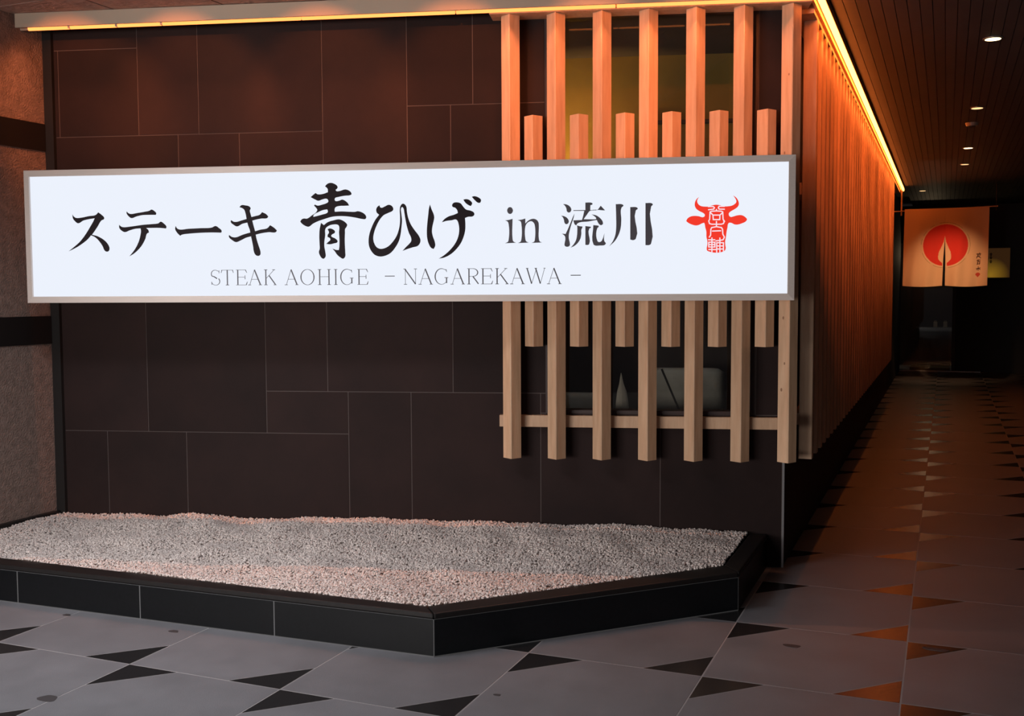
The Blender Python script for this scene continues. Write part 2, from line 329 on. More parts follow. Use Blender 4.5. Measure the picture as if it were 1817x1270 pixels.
# notice panel
nb = empty('notice_board', (0.87, YE - 0.06, 1.73)); tag(nb, 'dim yellow backlit notice board to the right of the hanging curtain', 'notice board')
bd = bpy.data.materials.new('notice_face'); bd.use_nodes = True; nt = bd.node_tree; nt.nodes.clear()
tc = nt.nodes.new('ShaderNodeTexCoord'); gr = nt.nodes.new('ShaderNodeTexGradient'); gr.gradient_type = 'SPHERICAL'; mp = nt.nodes.new('ShaderNodeMapping')
mp.inputs['Location'].default_value = (0.45, 0, -0.15); mp.inputs['Scale'].default_value = (3.2, 1, 3.2)
cr = nt.nodes.new('ShaderNodeValToRGB'); cr.color_ramp.elements[0].color = (0.028, 0.012, 0.004, 1); cr.color_ramp.elements[1].color = (0.24, 0.125, 0.010, 1)
em = nt.nodes.new('ShaderNodeEmission'); oo = nt.nodes.new('ShaderNodeOutputMaterial')
nt.links.new(tc.outputs['Object'], mp.inputs[0]); nt.links.new(mp.outputs[0], gr.inputs[0]); nt.links.new(gr.outputs[0], cr.inputs[0]); nt.links.new(cr.outputs[0], em.inputs[0]); nt.links.new(em.outputs[0], oo.inputs[0])
MB().box(-0.26, 0.17, 0.0, 0.03, 0, 0.53).build('lit_face', bd, nb); MB().box(-0.275, 0.185, 0.01, 0.058, -0.015, 0.545).build('case', M['dark'], nb, 0.003)
pm = MB()
for z in (.42, .36, .29): pm.box(-.17, -.12, -0.002, 0, z, z + .012).box(-.15, -.138, -0.002, 0, z - .03, z + .03).box(-.165, -.125, -0.002, 0, z - .022, z - .012)
pm.build('lettering', M['dark'], nb)

# ================================================================== CEILINGS
ceil = tag(MB().box(-9, 4.5, 1.0, 23, 3.12, 3.2).build('ceiling', M['dark']), kind='structure')
# rough boards over the front
for i in range(-8, 1):
    for j in range(0, 8):
        x0 = -0.62 + i * 0.61 - 0.0; y0 = 1.6 + j * 0.61 + 0.28
        x1 = x0 + 0.60; y1 = y0 + 0.60
        if x0 < -5.2 or i == 0: continue
        if y0 > CY + (x1 - CX) * math.tan(AL): continue
        MB().box(x0, x1, y0, y1, 3.07 + random.uniform(0, .003), 3.119).build('soffit_panel', M['soffit'], ceil)
# ribs running down the passage
RW = 0.064
rib_me = MB().box(0, RW - 0.004, 0, 20.0, 3.06, 3.119).mesh('ceiling_rib', M['rib'])
for k in range(50):
    x = -0.613 + k * RW
    o = ob('ceiling_rib', rib_me, ceil); o.location = (x, 1.6, 0)

def halfround(a, c, cen, rad, zc, zb, ztop, axis, k=10):
    prof = [(cen + rad * math.cos(math.pi + math.pi * i / k), zc - (zc - zb) * math.sin(math.pi * i / k)) for i in range(k + 1)] + [(cen + rad, ztop), (cen - rad, ztop)]
    m_ = MB(); n = len(prof)
    for e in (a, c): m_.v += [((e, p, z) if axis == 0 else (p, e, z)) for p, z in prof]
    m_.f = [tuple(range(n)), tuple(range(n, 2 * n))[::-1]] + [(i, (i + 1) % n, n + (i + 1) % n, n + i) for i in range(n)]; return m_
# light trough over the shop front, turning into the passage
tr_ = wall_empty('light_trough', -2.1, 0.16, 2.985); tag(tr_, 'beige metal trough with orange light strip along the top of the shop front', 'light strip')
def L(u): return u + 2.1
UE = 0.112
MB().box(L(-4.25), L(UE + .03), -0.045, -0.03, 0.007, 0.085).build('fascia', M['fascia'], tr_, 0.002)
MB().box(L(-4.25), L(UE), -0.0299, 0.005, 0.02, 0.085).build('top_plate', M['fascia'], tr_)
MB().box(L(-4.25), L(UE), 0.0051, 0.015, 0.003, 0.085).build('back_lip', M['fascia'], tr_)
edges = [-4.19, -3.94, -3.66, -3.397, -2.6, -1.75, -0.9, UE - 0.012]
for a, c in zip(edges, edges[1:]): halfround(L(a) + .004, L(c) - .004, -0.013, 0.011, 0.006, -0.006, 0.0195, 0).build('light_strip', M['led'], tr_)
sl = bpy.data.lights.new('light_strip_glow', 'AREA'); sl.shape = 'RECTANGLE'; sl.size = 4.2; sl.size_y = 0.003; sl.energy = 12; sl.color = (1, 0.30, 0.13); sl.spread = math.radians(75)
slo = bpy.data.objects.new('light_strip_glow', sl); COL.objects.link(slo); slo.location = W(-2.1, 0.1925, 2.9905); slo.rotation_euler = (0, 0, AL)
for a in edges[1:4]: MB().box(L(a) - .006, L(a) + .006, -0.026, 0.0, -0.003, 0.02).build('clip', M['fascia'], tr_)
ts = empty('light_trough', (-0.63, 5.60, 2.995)); tag(ts, 'dark trough with bright light strip running away down the passage', 'light strip')
MB().box(-0.03, 0.016, 0.06, 11.25, 0.022, 0.065).build('top_plate', M['rib'], ts); MB().box(-0.044, -0.0301, 0.06, 11.25, -0.006, 0.065).build('back_lip', M['wood'], ts)
sl = bpy.data.lights.new('passage_strip_glow', 'AREA'); sl.shape = 'RECTANGLE'; sl.size = 0.004; sl.size_y = 11.0; sl.energy = 45; sl.color = (1, 0.24, 0.06); sl.spread = math.radians(84)
slo = bpy.data.objects.new('passage_strip_glow', sl); COL.objects.link(slo); slo.location = (-0.612, 11.2, 3.0); slo.rotation_euler = (0, math.radians(40), 0)
ys = [0.03, 0.38 + 1.6, 0.38 + 3.2, 0.38 + 4.85, 0.38 + 6.45, 0.38 + 8.05, 0.38 + 9.65, 11.22]
for a, c in zip(ys, ys[1:]): halfround(a + .008, c - .008, 0.0, 0.013, 0.0, -0.013, 0.0215, 1).build('light_strip', M['led_side'], ts)

# ================================================================== WOODEN SCREENS
def slat_mesh(name, side, z0, z1, rot):
    h = side / 2; c = 0.0035
    p = [(-h + c, -h), (h - c, -h), (h, -h + c), (h, h - c), (h - c, h), (-h + c, h), (-h, h - c), (-h, -h + c)]
    ca, sa = math.cos(rot), math.sin(rot)
    return MB().prism([(x * ca - y * sa, x * sa + y * ca) for x, y in p], z0, z1).mesh(name, M['wood'])
scr = wall_empty('wooden_screen', -0.75, 0.09, 0.0); tag(scr, 'screen of long and short cedar slats hung in front of the window, behind the sign', 'screen')
long_me = slat_mesh('slat', 0.073, 0.593, 2.979, math.pi / 4); short_me = slat_mesh('short_slat', 0.073, 1.207, 2.445, math.pi / 4)
P_ = 0.2455
for k in range(7):
    o = ob('slat', long_me, scr); o.location = (0.75 + 0.0055 - P_ * k, 0, 0)
for k in range(6):
    o = ob('short_slat', short_me, scr); o.location = (0.75 - 0.1173 - P_ * k, 0, 0)
for z0, z1 in ((0.757, 0.822), (1.55, 1.615), (2.03, 2.095)): MB().box(0.75 - 1.545, 0.75 + 0.03, 0.052, 0.0899, z0, z1).build('rail', M['wood'], scr, 0.002)
MB().box(0.75 - 1.575, 0.75 + 0.10, -0.0545, 0.0899, 2.98, 3.068).build('header', M['wood'], scr, 0.002)
kn = MB()
for z, e, sz in ((2.22, .4, .7), (1.36, .45, .8), (1.12, .6, .7), (.98, .35, .9), (2.62, .7, .6)):      # dark knots on the faces of the corner slat
    cxk = 0.75 + .0055 - .0516 * (1 - e); cyk = -0.0516 * e; n0 = len(kn.v)
    kn = MB(); n0 = 0; kn.v += [(cxk + .007 * sz * math.cos(a) * .707 - .0004, cyk - .007 * sz * math.cos(a) * .707 - .0004, z + .011 * sz * math.sin(a)) for a in [q * math.pi / 5 for q in range(10)]]; kn.f.append(tuple(n0 + q for q in range(10)))
    kn.build('knot', M['knot'], scr)
sds = empty('wooden_screen', (-0.80, 5.97, 0.0)); tag(sds, 'long cedar slat screen running away down the left side of the passage', 'screen')
side_me = slat_mesh('slat', 0.073, 0.568, 2.965, 0)
NS = 41; PS = 0.225
for k in range(NS):
    o = ob('slat', side_me, sds); o.location = (0.125 - 0.0365, 0.0365 + k * PS, 0)
for z0, z1 in ((0.757, 0.822), (2.03, 2.095)): MB().box(0.0, 0.0515, 0.0, NS * PS, z0, z1).build('rail', M['wood'], sds)
MB().box(0.0, 0.124, -0.15, 11.0, 2.9655, 3.068).build('header', M['wood'], sds)

# ================================================================== LIGHT BOX SIGN
SU0, SU1, SZ0, SZ1 = -4.095, -0.009, 1.455, 2.172
sg = wall_empty('light_box_sign', (SU0 + SU1) / 2, 0.0, SZ0); tag(sg, 'long white backlit shop sign with black characters and a red bull head', 'sign')
def SX(u): return u - (SU0 + SU1) / 2
def SZ(z): return z - SZ0
bw = 0.034
MB().box(SX(SU0) + .003, SX(SU1) - .003, -0.375, -0.17, 0.003, SZ(SZ1) - .003).build('housing', M['frame'], sg)
for u in (-3.5, -0.6): MB().box(SX(u), SX(u) + .08, -0.17, -0.155, 0.1, 0.6).build('bracket', M['frame'], sg)
# four mitred frame bars whose faces slope in towards the panel
o4 = [(SX(SU0), 0), (SX(SU1), 0), (SX(SU1), SZ(SZ1)), (SX(SU0), SZ(SZ1))]; i4 = [(SX(SU0) + bw, bw), (SX(SU1) - bw, bw), (SX(SU1) - bw, SZ(SZ1) - bw), (SX(SU0) + bw, SZ(SZ1) - bw)]
for k in range(4):
    a, c, d, e = o4[k], o4[(k + 1) % 4], i4[(k + 1) % 4], i4[k]; n = MB()
    yb, yo, yi = -0.376, -0.415, -0.424
    n.v = [(a[0], yb, a[1]), (c[0], yb, c[1]), (c[0], yo, c[1]), (a[0], yo, a[1]), (d[0], yb, d[1]), (e[0], yb, e[1]), (d[0], yi, d[1]), (e[0], yi, e[1])]
    n.f = [(0, 1, 2, 3), (3, 2, 6, 7), (7, 6, 4, 5), (0, 5, 4, 1), (1, 4, 6, 2), (0, 3, 7, 5)]
    n.build('frame_bar', M['frame'], sg)
MB().box(i4[0][0] - .001, i4[1][0] + .001, -0.411, -0.38, bw - .001, SZ(SZ1) - bw + .001).build('light_panel', M['panel'], sg)

GLYPHS=[[[-38207,19318,-38139,19217,-38016,19138,-37695,19144,-37264,19221,-36871,19276,-36718,19413,-36551,19294,-36387,19110,-36417,19037,-36543,18985,-36784,18650,-37007,18353,-37118,18221,-36800,18134,-36486,17964,-36278,17779,-36144,17545,-36141,17411,-36204,17319,-36311,17303,-36398,17347,-36532,17615,-36737,17900,-36944,18086,-37173,18188,-37375,17974,-37668,17760,-37996,17563,-38287,17426,-38487,17341,-38175,17565,-37844,17829,-37585,18110,-37362,18407,-37175,18688,-37025,18919,-36930,19100,-37270,19055,-37593,18986,-37901,18844,-38075,18966,-38178,19101]],[[-35097,19439,-35011,19355,-34889,19304,-34501,19348,-34078,19408,-33796,19463,-33689,19518,-33517,19433,-33422,19316,-33452,19234,-33802,19239,-34223,19229,-34541,19167,-34843,19082,-34981,19173,-35100,19340],[-35541,18734,-35455,18650,-35333,18605,-34874,18632,-34168,18716,-33640,18749,-33307,18787,-33182,18868,-33010,18767,-32868,18600,-32895,18502,-33261,18539,-33646,18544,-34014,18542,-33895,18432,-33863,18299,-33970,18251,-34084,17954,-34305,17592,-34559,17330,-34775,17166,-35008,17042,-34771,17299,-34587,17562,-34438,17859,-34341,18189,-34310,18387,-34331,18526,-34631,18507,-34950,18428,-35235,18339,-35409,18417,-35539,18568]],[[-32347,18628,-32280,18512,-32160,18445,-31638,18471,-30944,18496,-30321,18521,-30112,18600,-29942,18500,-29781,18334,-29810,18243,-30258,18258,-30950,18250,-31645,18208,-32011,18160,-32106,18108,-32252,18248,-32376,18464]],[[-28768,19571,-28663,19674,-28441,19664,-28220,19602,-28154,19503,-28201,19390,-28160,19194,-28119,19047,-27907,19093,-27649,19164,-27528,19293,-27325,19199,-27192,19067,-27245,18986,-27569,18958,-27842,18913,-28075,18858,-28019,18622,-27930,18295,-27649,18373,-27255,18450,-27099,18604,-26898,18478,-26738,18330,-26783,18243,-27174,18237,-27584,18187,-27900,18116,-27863,17903,-27767,17576,-27656,17183,-27676,17052,-27779,16995,-27915,17038,-28008,17186,-28059,17514,-28121,17841,-28161,18031,-28443,17959,-28720,17831,-28997,17736,-29200,17836,-29385,18018,-29373,18116,-29231,18017,-29008,17988,-28611,18124,-28198,18233,-28229,18397,-28293,18561,-28351,18757,-28633,18695,-28927,18562,-29114,18653,-29265,18802,-29245,18899,-29110,18816,-28939,18804,-28663,18875,-28388,18947,-28433,19214,-28514,19444,-28632,19527]],[[-24073,20585,-23953,20707,-23804,20758,-23619,20730,-23400,20555,-23420,20467,-23506,20397,-23477,20336,-23330,20323,-22996,20406,-22849,20375,-22703,20277,-22649,20169,-22686,20123,-23038,20079,-23371,20021,-23538,19970,-23566,19881,-23522,19816,-23337,19824,-23151,19882,-23005,19819,-22859,19692,-22794,19566,-23045,19560,-23341,19550,-23527,19488,-23577,19382,-23568,19257,-23198,19269,-22755,19245,-22459,19241,-22348,19268,-22165,19230,-21946,19091,-21882,18948,-21931,18860,-22096,18862,-22464,18938,-22906,19008,-23349,19029,-23721,18998,-24131,18889,-24505,18769,-24768,18647,-24994,18499,-25180,18545,-25402,18709,-25445,18782,-25361,18888,-25248,18930,-25080,18920,-24797,19095,-24571,19253,-24513,19378,-24568,19468,-24685,19595,-24639,19648,-24491,19592,-24230,19642,-24006,19710,-23912,19780,-23929,19887,-24002,19942,-24226,19910,-24450,19842,-24634,19916,-24856,20034,-24724,20150,-24592,20248,-24481,20181,-24184,20194,-23923,20279,-23938,20458],[-24732,19005,-24723,19094,-24460,19252,-24197,19355,-23974,19388,-23939,19280,-23977,19209,-24238,19123],[-24320,18695,-24173,18568,-23948,18726,-23649,18811,-23352,18861,-23168,18805,-22985,18678,-22912,18570,-22951,18463,-23026,18357,-23037,18160,-23053,17803,-23048,17445,-23037,17158,-23048,16907,-23161,16808,-23271,16855,-23473,17019,-23600,17199,-23728,17344,-23525,17270,-23377,17262,-23348,17448,-23339,17806,-23355,18164,-23357,18522,-23430,18583,-23653,18597,-23876,18546,-24083,18388,-24108,18030,-24157,17707,-24162,17456,-24121,17204,-24107,16917,-24202,16810,-24295,16839,-24440,17064,-24456,17207,-24417,17315,-24419,17638,-24425,17997,-24400,18356,-24360,18534],[-23972,18343,-23879,18392,-23731,18365,-23584,18256,-23585,18167,-23735,18079,-23792,18008,-23737,17946,-23590,17880,-23443,17735,-23463,17664,-23631,17612,-23855,17568,-24059,17591,-23927,17705,-23832,17793,-23850,17883,-23979,17949,-23969,18064,-23901,18170,-23918,18260]],[[-21165,19560,-21137,19464,-21058,19428,-20876,19496,-20693,19574,-20549,19543,-20435,19384,-20461,19279,-20698,19159,-20954,19039,-21138,18848,-21324,18533,-21475,18146,-21522,17864,-21482,17616,-21339,17385,-21158,17305,-20939,17328,-20720,17432,-20499,17641,-20278,17956,-20147,18307,-20089,18623,-20078,18974,-20088,19326,-20042,19518,-19933,19622,-19825,19585,-19736,19443,-19713,19215,-19652,18898,-19511,18545,-19298,18226,-19121,17996,-19015,17766,-19035,17590,-19162,17433,-19416,17365,-19706,17280,-19968,17184,-19777,17387,-19594,17561,-19503,17683,-19501,17842,-19624,18125,-19729,18478,-19797,18830,-19848,19147,-19899,19393,-19964,19457,-20018,19395,-20011,19114,-19979,18762,-20012,18411,-20059,18059,-20154,17708,-20357,17357,-20615,17077,-20908,16938,-21199,16906,-21453,16997,-21633,17193,-21747,17442,-21772,17761,-21712,18114,-21580,18466,-21393,18816,-21190,19067,-21316,19185,-21343,19344,-21275,19484]],[[-18493,19565,-18406,19301,-18301,19055,-18274,18879,-18323,18635,-18379,18390,-18399,18145,-18348,17899,-18260,17652,-18234,17441,-18318,17267,-18443,17321,-18567,17515,-18654,17832,-18669,18183,-18639,18604,-18588,19024,-18549,19338],[-17331,19495,-17259,19616,-17062,19647,-16885,19592,-16744,19416,-16603,19275,-16354,19208,-16195,19112,-16171,19007,-16250,18921,-16499,18897,-16659,18840,-16643,18578,-16653,18229,-16738,17881,-16901,17533,-17153,17220,-17442,16977,-17765,16822,-18053,16765,-17764,16945,-17440,17223,-17187,17536,-17023,17884,-16967,18233,-16993,18513,-17070,18723,-17141,18770,-17355,18734,-17642,18703,-17875,18636,-17730,18802,-17497,18939,-17246,19012,-17031,19100,-17066,19247,-17172,19370,-17296,19417],[-16741,19782,-16563,19803,-16386,19731,-16281,19583,-16353,19445,-16459,19488,-16636,19623],[-16296,19914,-16172,19946,-15959,19884,-15818,19750,-15855,19611,-15961,19603,-16137,19737]],[[-14317,19361,-14249,19342,-14195,19282,-14168,19185,-14196,19089,-14251,19031,-14319,19013,-14387,19033,-14441,19093,-14467,19190,-14440,19286,-14385,19344],[-14579,18690,-14374,18714,-14189,18765,-14194,17759,-14162,17624,-14021,17542,-14585,17521,-14434,17600,-14393,17734,-14389,18459,-14443,18621]],[[-13926,18695,-13722,18719,-13532,18770,-13533,18515,-13397,18647,-13235,18733,-13099,18750,-12951,18695,-12856,18560,-12838,18386,-12840,17744,-12792,17596,-12665,17541,-13212,17528,-13076,17599,-13040,17746,-13038,18362,-13086,18523,-13208,18626,-13343,18606,-13479,18488,-13534,18355,-13536,17752,-13496,17617,-13361,17541,-13917,17525,-13781,17599,-13734,17754,-13732,18451,-13777,18626]],[[-11597,19475,-11426,19453,-11270,19366,-11177,19210,-11214,19084,-11313,19043,-11399,19101,-11427,19242,-11498,19384],[-11697,18893,-11513,18849,-11371,18748,-11305,18592,-11357,18480,-11456,18459,-11527,18539,-11555,18680,-11612,18808],[-11016,18982,-11044,18842,-11093,18674,-11172,18449,-11252,18168,-11306,17887,-11301,17717,-11253,17491,-11264,17364,-11387,17309,-11515,17366,-11520,17494,-11486,17663,-11500,17833,-11571,17918,-11670,17982,-11471,17959,-11343,18226,-11200,18563,-11087,18843],[-11072,19158,-10464,19155,-10464,19531,-10181,19526,-10097,19489,-10111,19433,-10209,19398,-10215,19151,-9871,19151,-9688,19362,-9463,19123,-10215,19117,-10407,18890,-10549,18695,-10238,18685,-9955,18687,-9913,18700,-9927,18757,-10012,18842,-10153,18934,-9927,18883,-9730,18754,-9589,18570,-9566,18443,-9673,18382,-9786,18460,-9885,18649,-10294,18579,-10874,18479,-10917,18390,-10988,18419,-11081,18646,-10634,18659,-10577,18864,-10520,19116,-11072,19124],[-10889,18390,-10747,18345,-10611,18330,-10620,18259,-10662,18189,-10668,17964,-10719,17711,-10861,17487,-11031,17347,-11216,17264,-11060,17432,-10946,17629,-10889,17882,-10875,18108,-10874,18277],[-10464,18350,-10181,18310,-10195,18254,-10266,18213,-10266,17438,-10322,17397,-10464,17398],[-10060,18393,-9800,18362,-9786,18305,-9856,18236,-9850,17589,-9800,17540,-9673,17559,-9574,17726,-9498,17979,-9503,17585,-9419,17472,-9475,17388,-9729,17357,-9983,17365,-10054,17422]],[[-8929,19429,-8565,19395,-8537,19339,-8640,19243,-8648,18641,-8675,18249,-8773,17914,-8969,17579,-9264,17307,-9081,17552,-8955,17860,-8908,18224,-8909,18785],[-8201,19272,-7852,19239,-7818,19175,-7921,19092,-7917,17680,-8043,17611,-8197,17641],[-7440,19462,-7101,19434,-7067,19372,-7156,19276,-7154,17420,-7232,17359,-7433,17353]]]
EMBLEM=[-4778,19720,-4855,19603,-4873,19498,-4815,19365,-4683,19270,-4499,19241,-4342,19239,-4160,19289,-3951,19325,-3742,19296,-3585,19241,-3377,19237,-3195,19261,-3039,19338,-2949,19454,-2990,19600,-3108,19772,-2964,19665,-2859,19506,-2826,19334,-2882,19204,-3037,19088,-3218,18985,-3309,18894,-3300,18775,-3216,18708,-3112,18725,-2931,18776,-2723,18794,-2593,18752,-2475,18659,-2423,18579,-2486,18475,-2667,18385,-2875,18327,-3031,18337,-3162,18405,-3292,18420,-3349,18354,-3373,18196,-3414,17986,-3443,17722,-3480,17511,-3471,17299,-3451,17167,-3502,17035,-3594,16988,-3776,16945,-4038,16947,-4222,16989,-4367,17056,-4386,17176,-4356,17361,-4362,17547,-4405,17733,-4412,17998,-4466,18210,-4494,18369,-4520,18436,-4625,18410,-4782,18333,-4926,18308,-5150,18364,-5308,18446,-5414,18540,-5336,18671,-5178,18762,-4995,18786,-4785,18764,-4601,18714,-4509,18753,-4497,18845,-4576,18925,-4760,19020,-4918,19142,-4990,19301,-4973,19486,-4895,19630]
EMBLEM_LINES=[[-4329,19239,-4081,19235,-4023,19181,-4054,19108,-4315,19080],[-3533,19240,-3794,19244,-3832,19178,-3793,19104,-3532,19095],[-3923,19087,-3923,19035],[-3566,18515,-3527,18489,-3578,18384,-3683,18353,-4153,18359,-4258,18392,-4298,18525,-4254,18604,-4236,18973,-4158,19004,-3923,19016,-3688,18997,-3614,18964,-3593,18595,-3535,18515],[-4209,18933,-4091,18813],[-3622,18925,-3751,18808],[-4091,18813,-3751,18808,-3757,18584,-4076,18588,-4091,18813],[-3919,18494,-3917,18256],[-4266,17718,-4201,17810,-4190,18101,-4152,18193,-3917,18235,-3668,18187,-3615,18094,-3600,17856,-3521,17710,-3585,17578,-3742,17553,-3938,17529],[-4111,18020,-3706,18029],[-4305,17586,-3990,17583],[-4135,17677,-4130,16940],[-4291,17467,-3989,17463,-3988,17225,-4289,17228,-4291,17467],[-4290,17347,-3989,17344],[-4288,17101,-3948,17097],[-3743,17672,-3737,16936],[-3894,16938,-3898,17436,-3566,17432,-3562,17022],[-3897,17277,-3570,17274],[-3895,17123,-3568,17120]]
LATIN=[('S',-30436,-29930,15460,16272),('T',-29861,-29181,15459,16271),('E',-29040,-28413,15458,16270),('A',-28353,-27620,15457,16268),('K',-27482,-26815,15455,16267),('A',-26333,-25612,15453,16264),('O',-25494,-24719,15451,16263),('H',-24555,-23836,15449,16261),('I',-23662,-23476,15448,16259),('G',-23318,-22610,15447,16259),('E',-22409,-21817,15445,16257),('-',-20925,-20395,15443,16254),('N',-19916,-19237,15441,16252),('A',-19114,-18385,15439,16251),('G',-18274,-17560,15438,16249),('A',-17419,-16697,15436,16247),('R',-16570,-15967,15434,16246),('E',-15843,-15228,15433,16244),('K',-15100,-14421,15432,16243),('A',-14311,-13585,15430,16242),('W',-13510,-12501,15429,16240),('A',-12408,-11690,15426,16238),('-',-11217,-10696,15424,16236)]

def smooth(poly, sub=5):
    P = [Vector((poly[i] / 1e4, poly[i + 1] / 1e4)) for i in range(0, len(poly), 2)]; n = len(P); out = []
    tang = []
    for i in range(n):
        a, b_, c = P[i - 1], P[i], P[(i + 1) % n]; d1 = (b_ - a).normalized(); d2 = (c - b_).normalized()
        tang.append(Vector((0, 0)) if d1.dot(d2) < 0.42 else (d1 + d2).normalized())
    for i in range(n):
        a, c = P[i], P[(i + 1) % n]; l = (c - a).length; m0 = tang[i] * l; m1 = tang[(i + 1) % n] * l
        if tang[i].length == 0: m0 = (c - a) * 1.0
        if tang[(i + 1) % n].length == 0: m1 = (c - a) * 1.0
        for k in range(sub):
            t = k / sub; t2 = t * t; t3 = t2 * t
            out.append(a * (2 * t3 - 3 * t2 + 1) + m0 * (t3 - 2 * t2 + t) + c * (-2 * t3 + 3 * t2) + m1 * (t3 - t2))
    return out
def fill(mb, loops, y0, y1):
    """loops: outer + holes, in (u, z) -> slab from y1 (back) to y0 (front)"""
    vs = [[Vector((p[0], p[1], 0)) for p in l] for l in loops]
    tris = tessellate_polygon(vs); flat = [p for l in loops for p in l]; n = len(mb.v)
    mb.v += [(SX(p[0]), y0, SZ(p[1])) for p in flat]; mb.f += [tuple(n + i for i in t) for t in tris]
    n2 = len(mb.v); mb.v += [(SX(p[0]), y1, SZ(p[1])) for p in flat]; s = 0
    for l in loops:
        k = len(l)
        for i in range(k): mb.f.append((n + s + i, n + s + (i + 1) % k, n2 + s + (i + 1) % k, n2 + s + i))
        s += k
def rawbuild(mb, name, material, parent):
    me = bpy.data.meshes.new(name); me.from_pydata(mb.v, [], mb.f); me.materials.append(material); me.update(); return ob(name, me, parent)
YF, YBK = -0.4125, -0.4111
for gi, polys in enumerate(GLYPHS):
    mb = MB(); k = 0
    while k < len(polys):
        loops = [smooth(polys[k])]
        if gi == 4 and k == 0: loops.append(smooth(polys[1])); k += 1
        fill(mb, loops, YF, YBK); k += 1
    rawbuild(mb, 'character', M['ink'] if gi < 7 else M['ink_grey'], sg)
def stroke(mb, pts, wd, y0, y1, w2=None, cap=True):
    """flat ribbon with mitred joints; wd in metres; w2 = end width"""
    pts = [Vector(p) for p in pts]; n = len(pts); Ls = []; Rs = []
    closed = (pts[0] - pts[-1]).length < 1e-6 and n > 3
    if closed: pts = pts[:-1]; n -= 1
    for i in range(n):
        if closed: a = (pts[i] - pts[i - 1]).normalized(); c = (pts[(i + 1) % n] - pts[i]).normalized()
        else:
            a = (pts[i] - pts[i - 1]).normalized() if i else (pts[1] - pts[0]).normalized(); c = (pts[i + 1] - pts[i]).normalized() if i < n - 1 else a
        d = (a + c); d = d.normalized() if d.length > 1e-3 else a; nn = Vector((-d.y, d.x)); k = 1 / max(0.5, nn.dot(Vector((-a.y, a.x))))
        ww = wd if w2 is None else wd + (w2 - wd) * i / (n - 1)
        q = pts[i]
        if cap and not closed and i == 0: q = q - a * ww * 0.35
        if cap and not closed and i == n - 1: q = q + a * ww * 0.35
        Ls.append(q + nn * ww / 2 * k); Rs.append(q - nn * ww / 2 * k)
    s = len(mb.v); mb.v += [(SX(p.x), y0, SZ(p.y)) for p in Ls] + [(SX(p.x), y0, SZ(p.y)) for p in Rs] + [(SX(p.x), y1, SZ(p.y)) for p in Ls] + [(SX(p.x), y1, SZ(p.y)) for p in Rs]
    for i in range(n if closed else n - 1):
        j = (i + 1) % n
        mb.f += [(s + i, s + j, s + n + j, s + n + i), (s + i, s + 2 * n + i, s + 2 * n + j, s + j), (s + n + i, s + n + j, s + 3 * n + j, s + 3 * n + i)]
# emblem: bull head with white seal characters
eb = MB(); fill(eb, [smooth(EMBLEM, 4)], YF, YBK); emb = rawbuild(eb, 'bull_head_emblem', M['red'], sg)
for ln in EMBLEM_LINES:
    mb = MB(); stroke(mb, [(ln[i] / 1e4, ln[i + 1] / 1e4) for i in range(0, len(ln), 2)], 0.0058, YF - 0.0008, YF - 0.0001)
    rawbuild(mb, 'white_stroke', M['white_line'], emb)
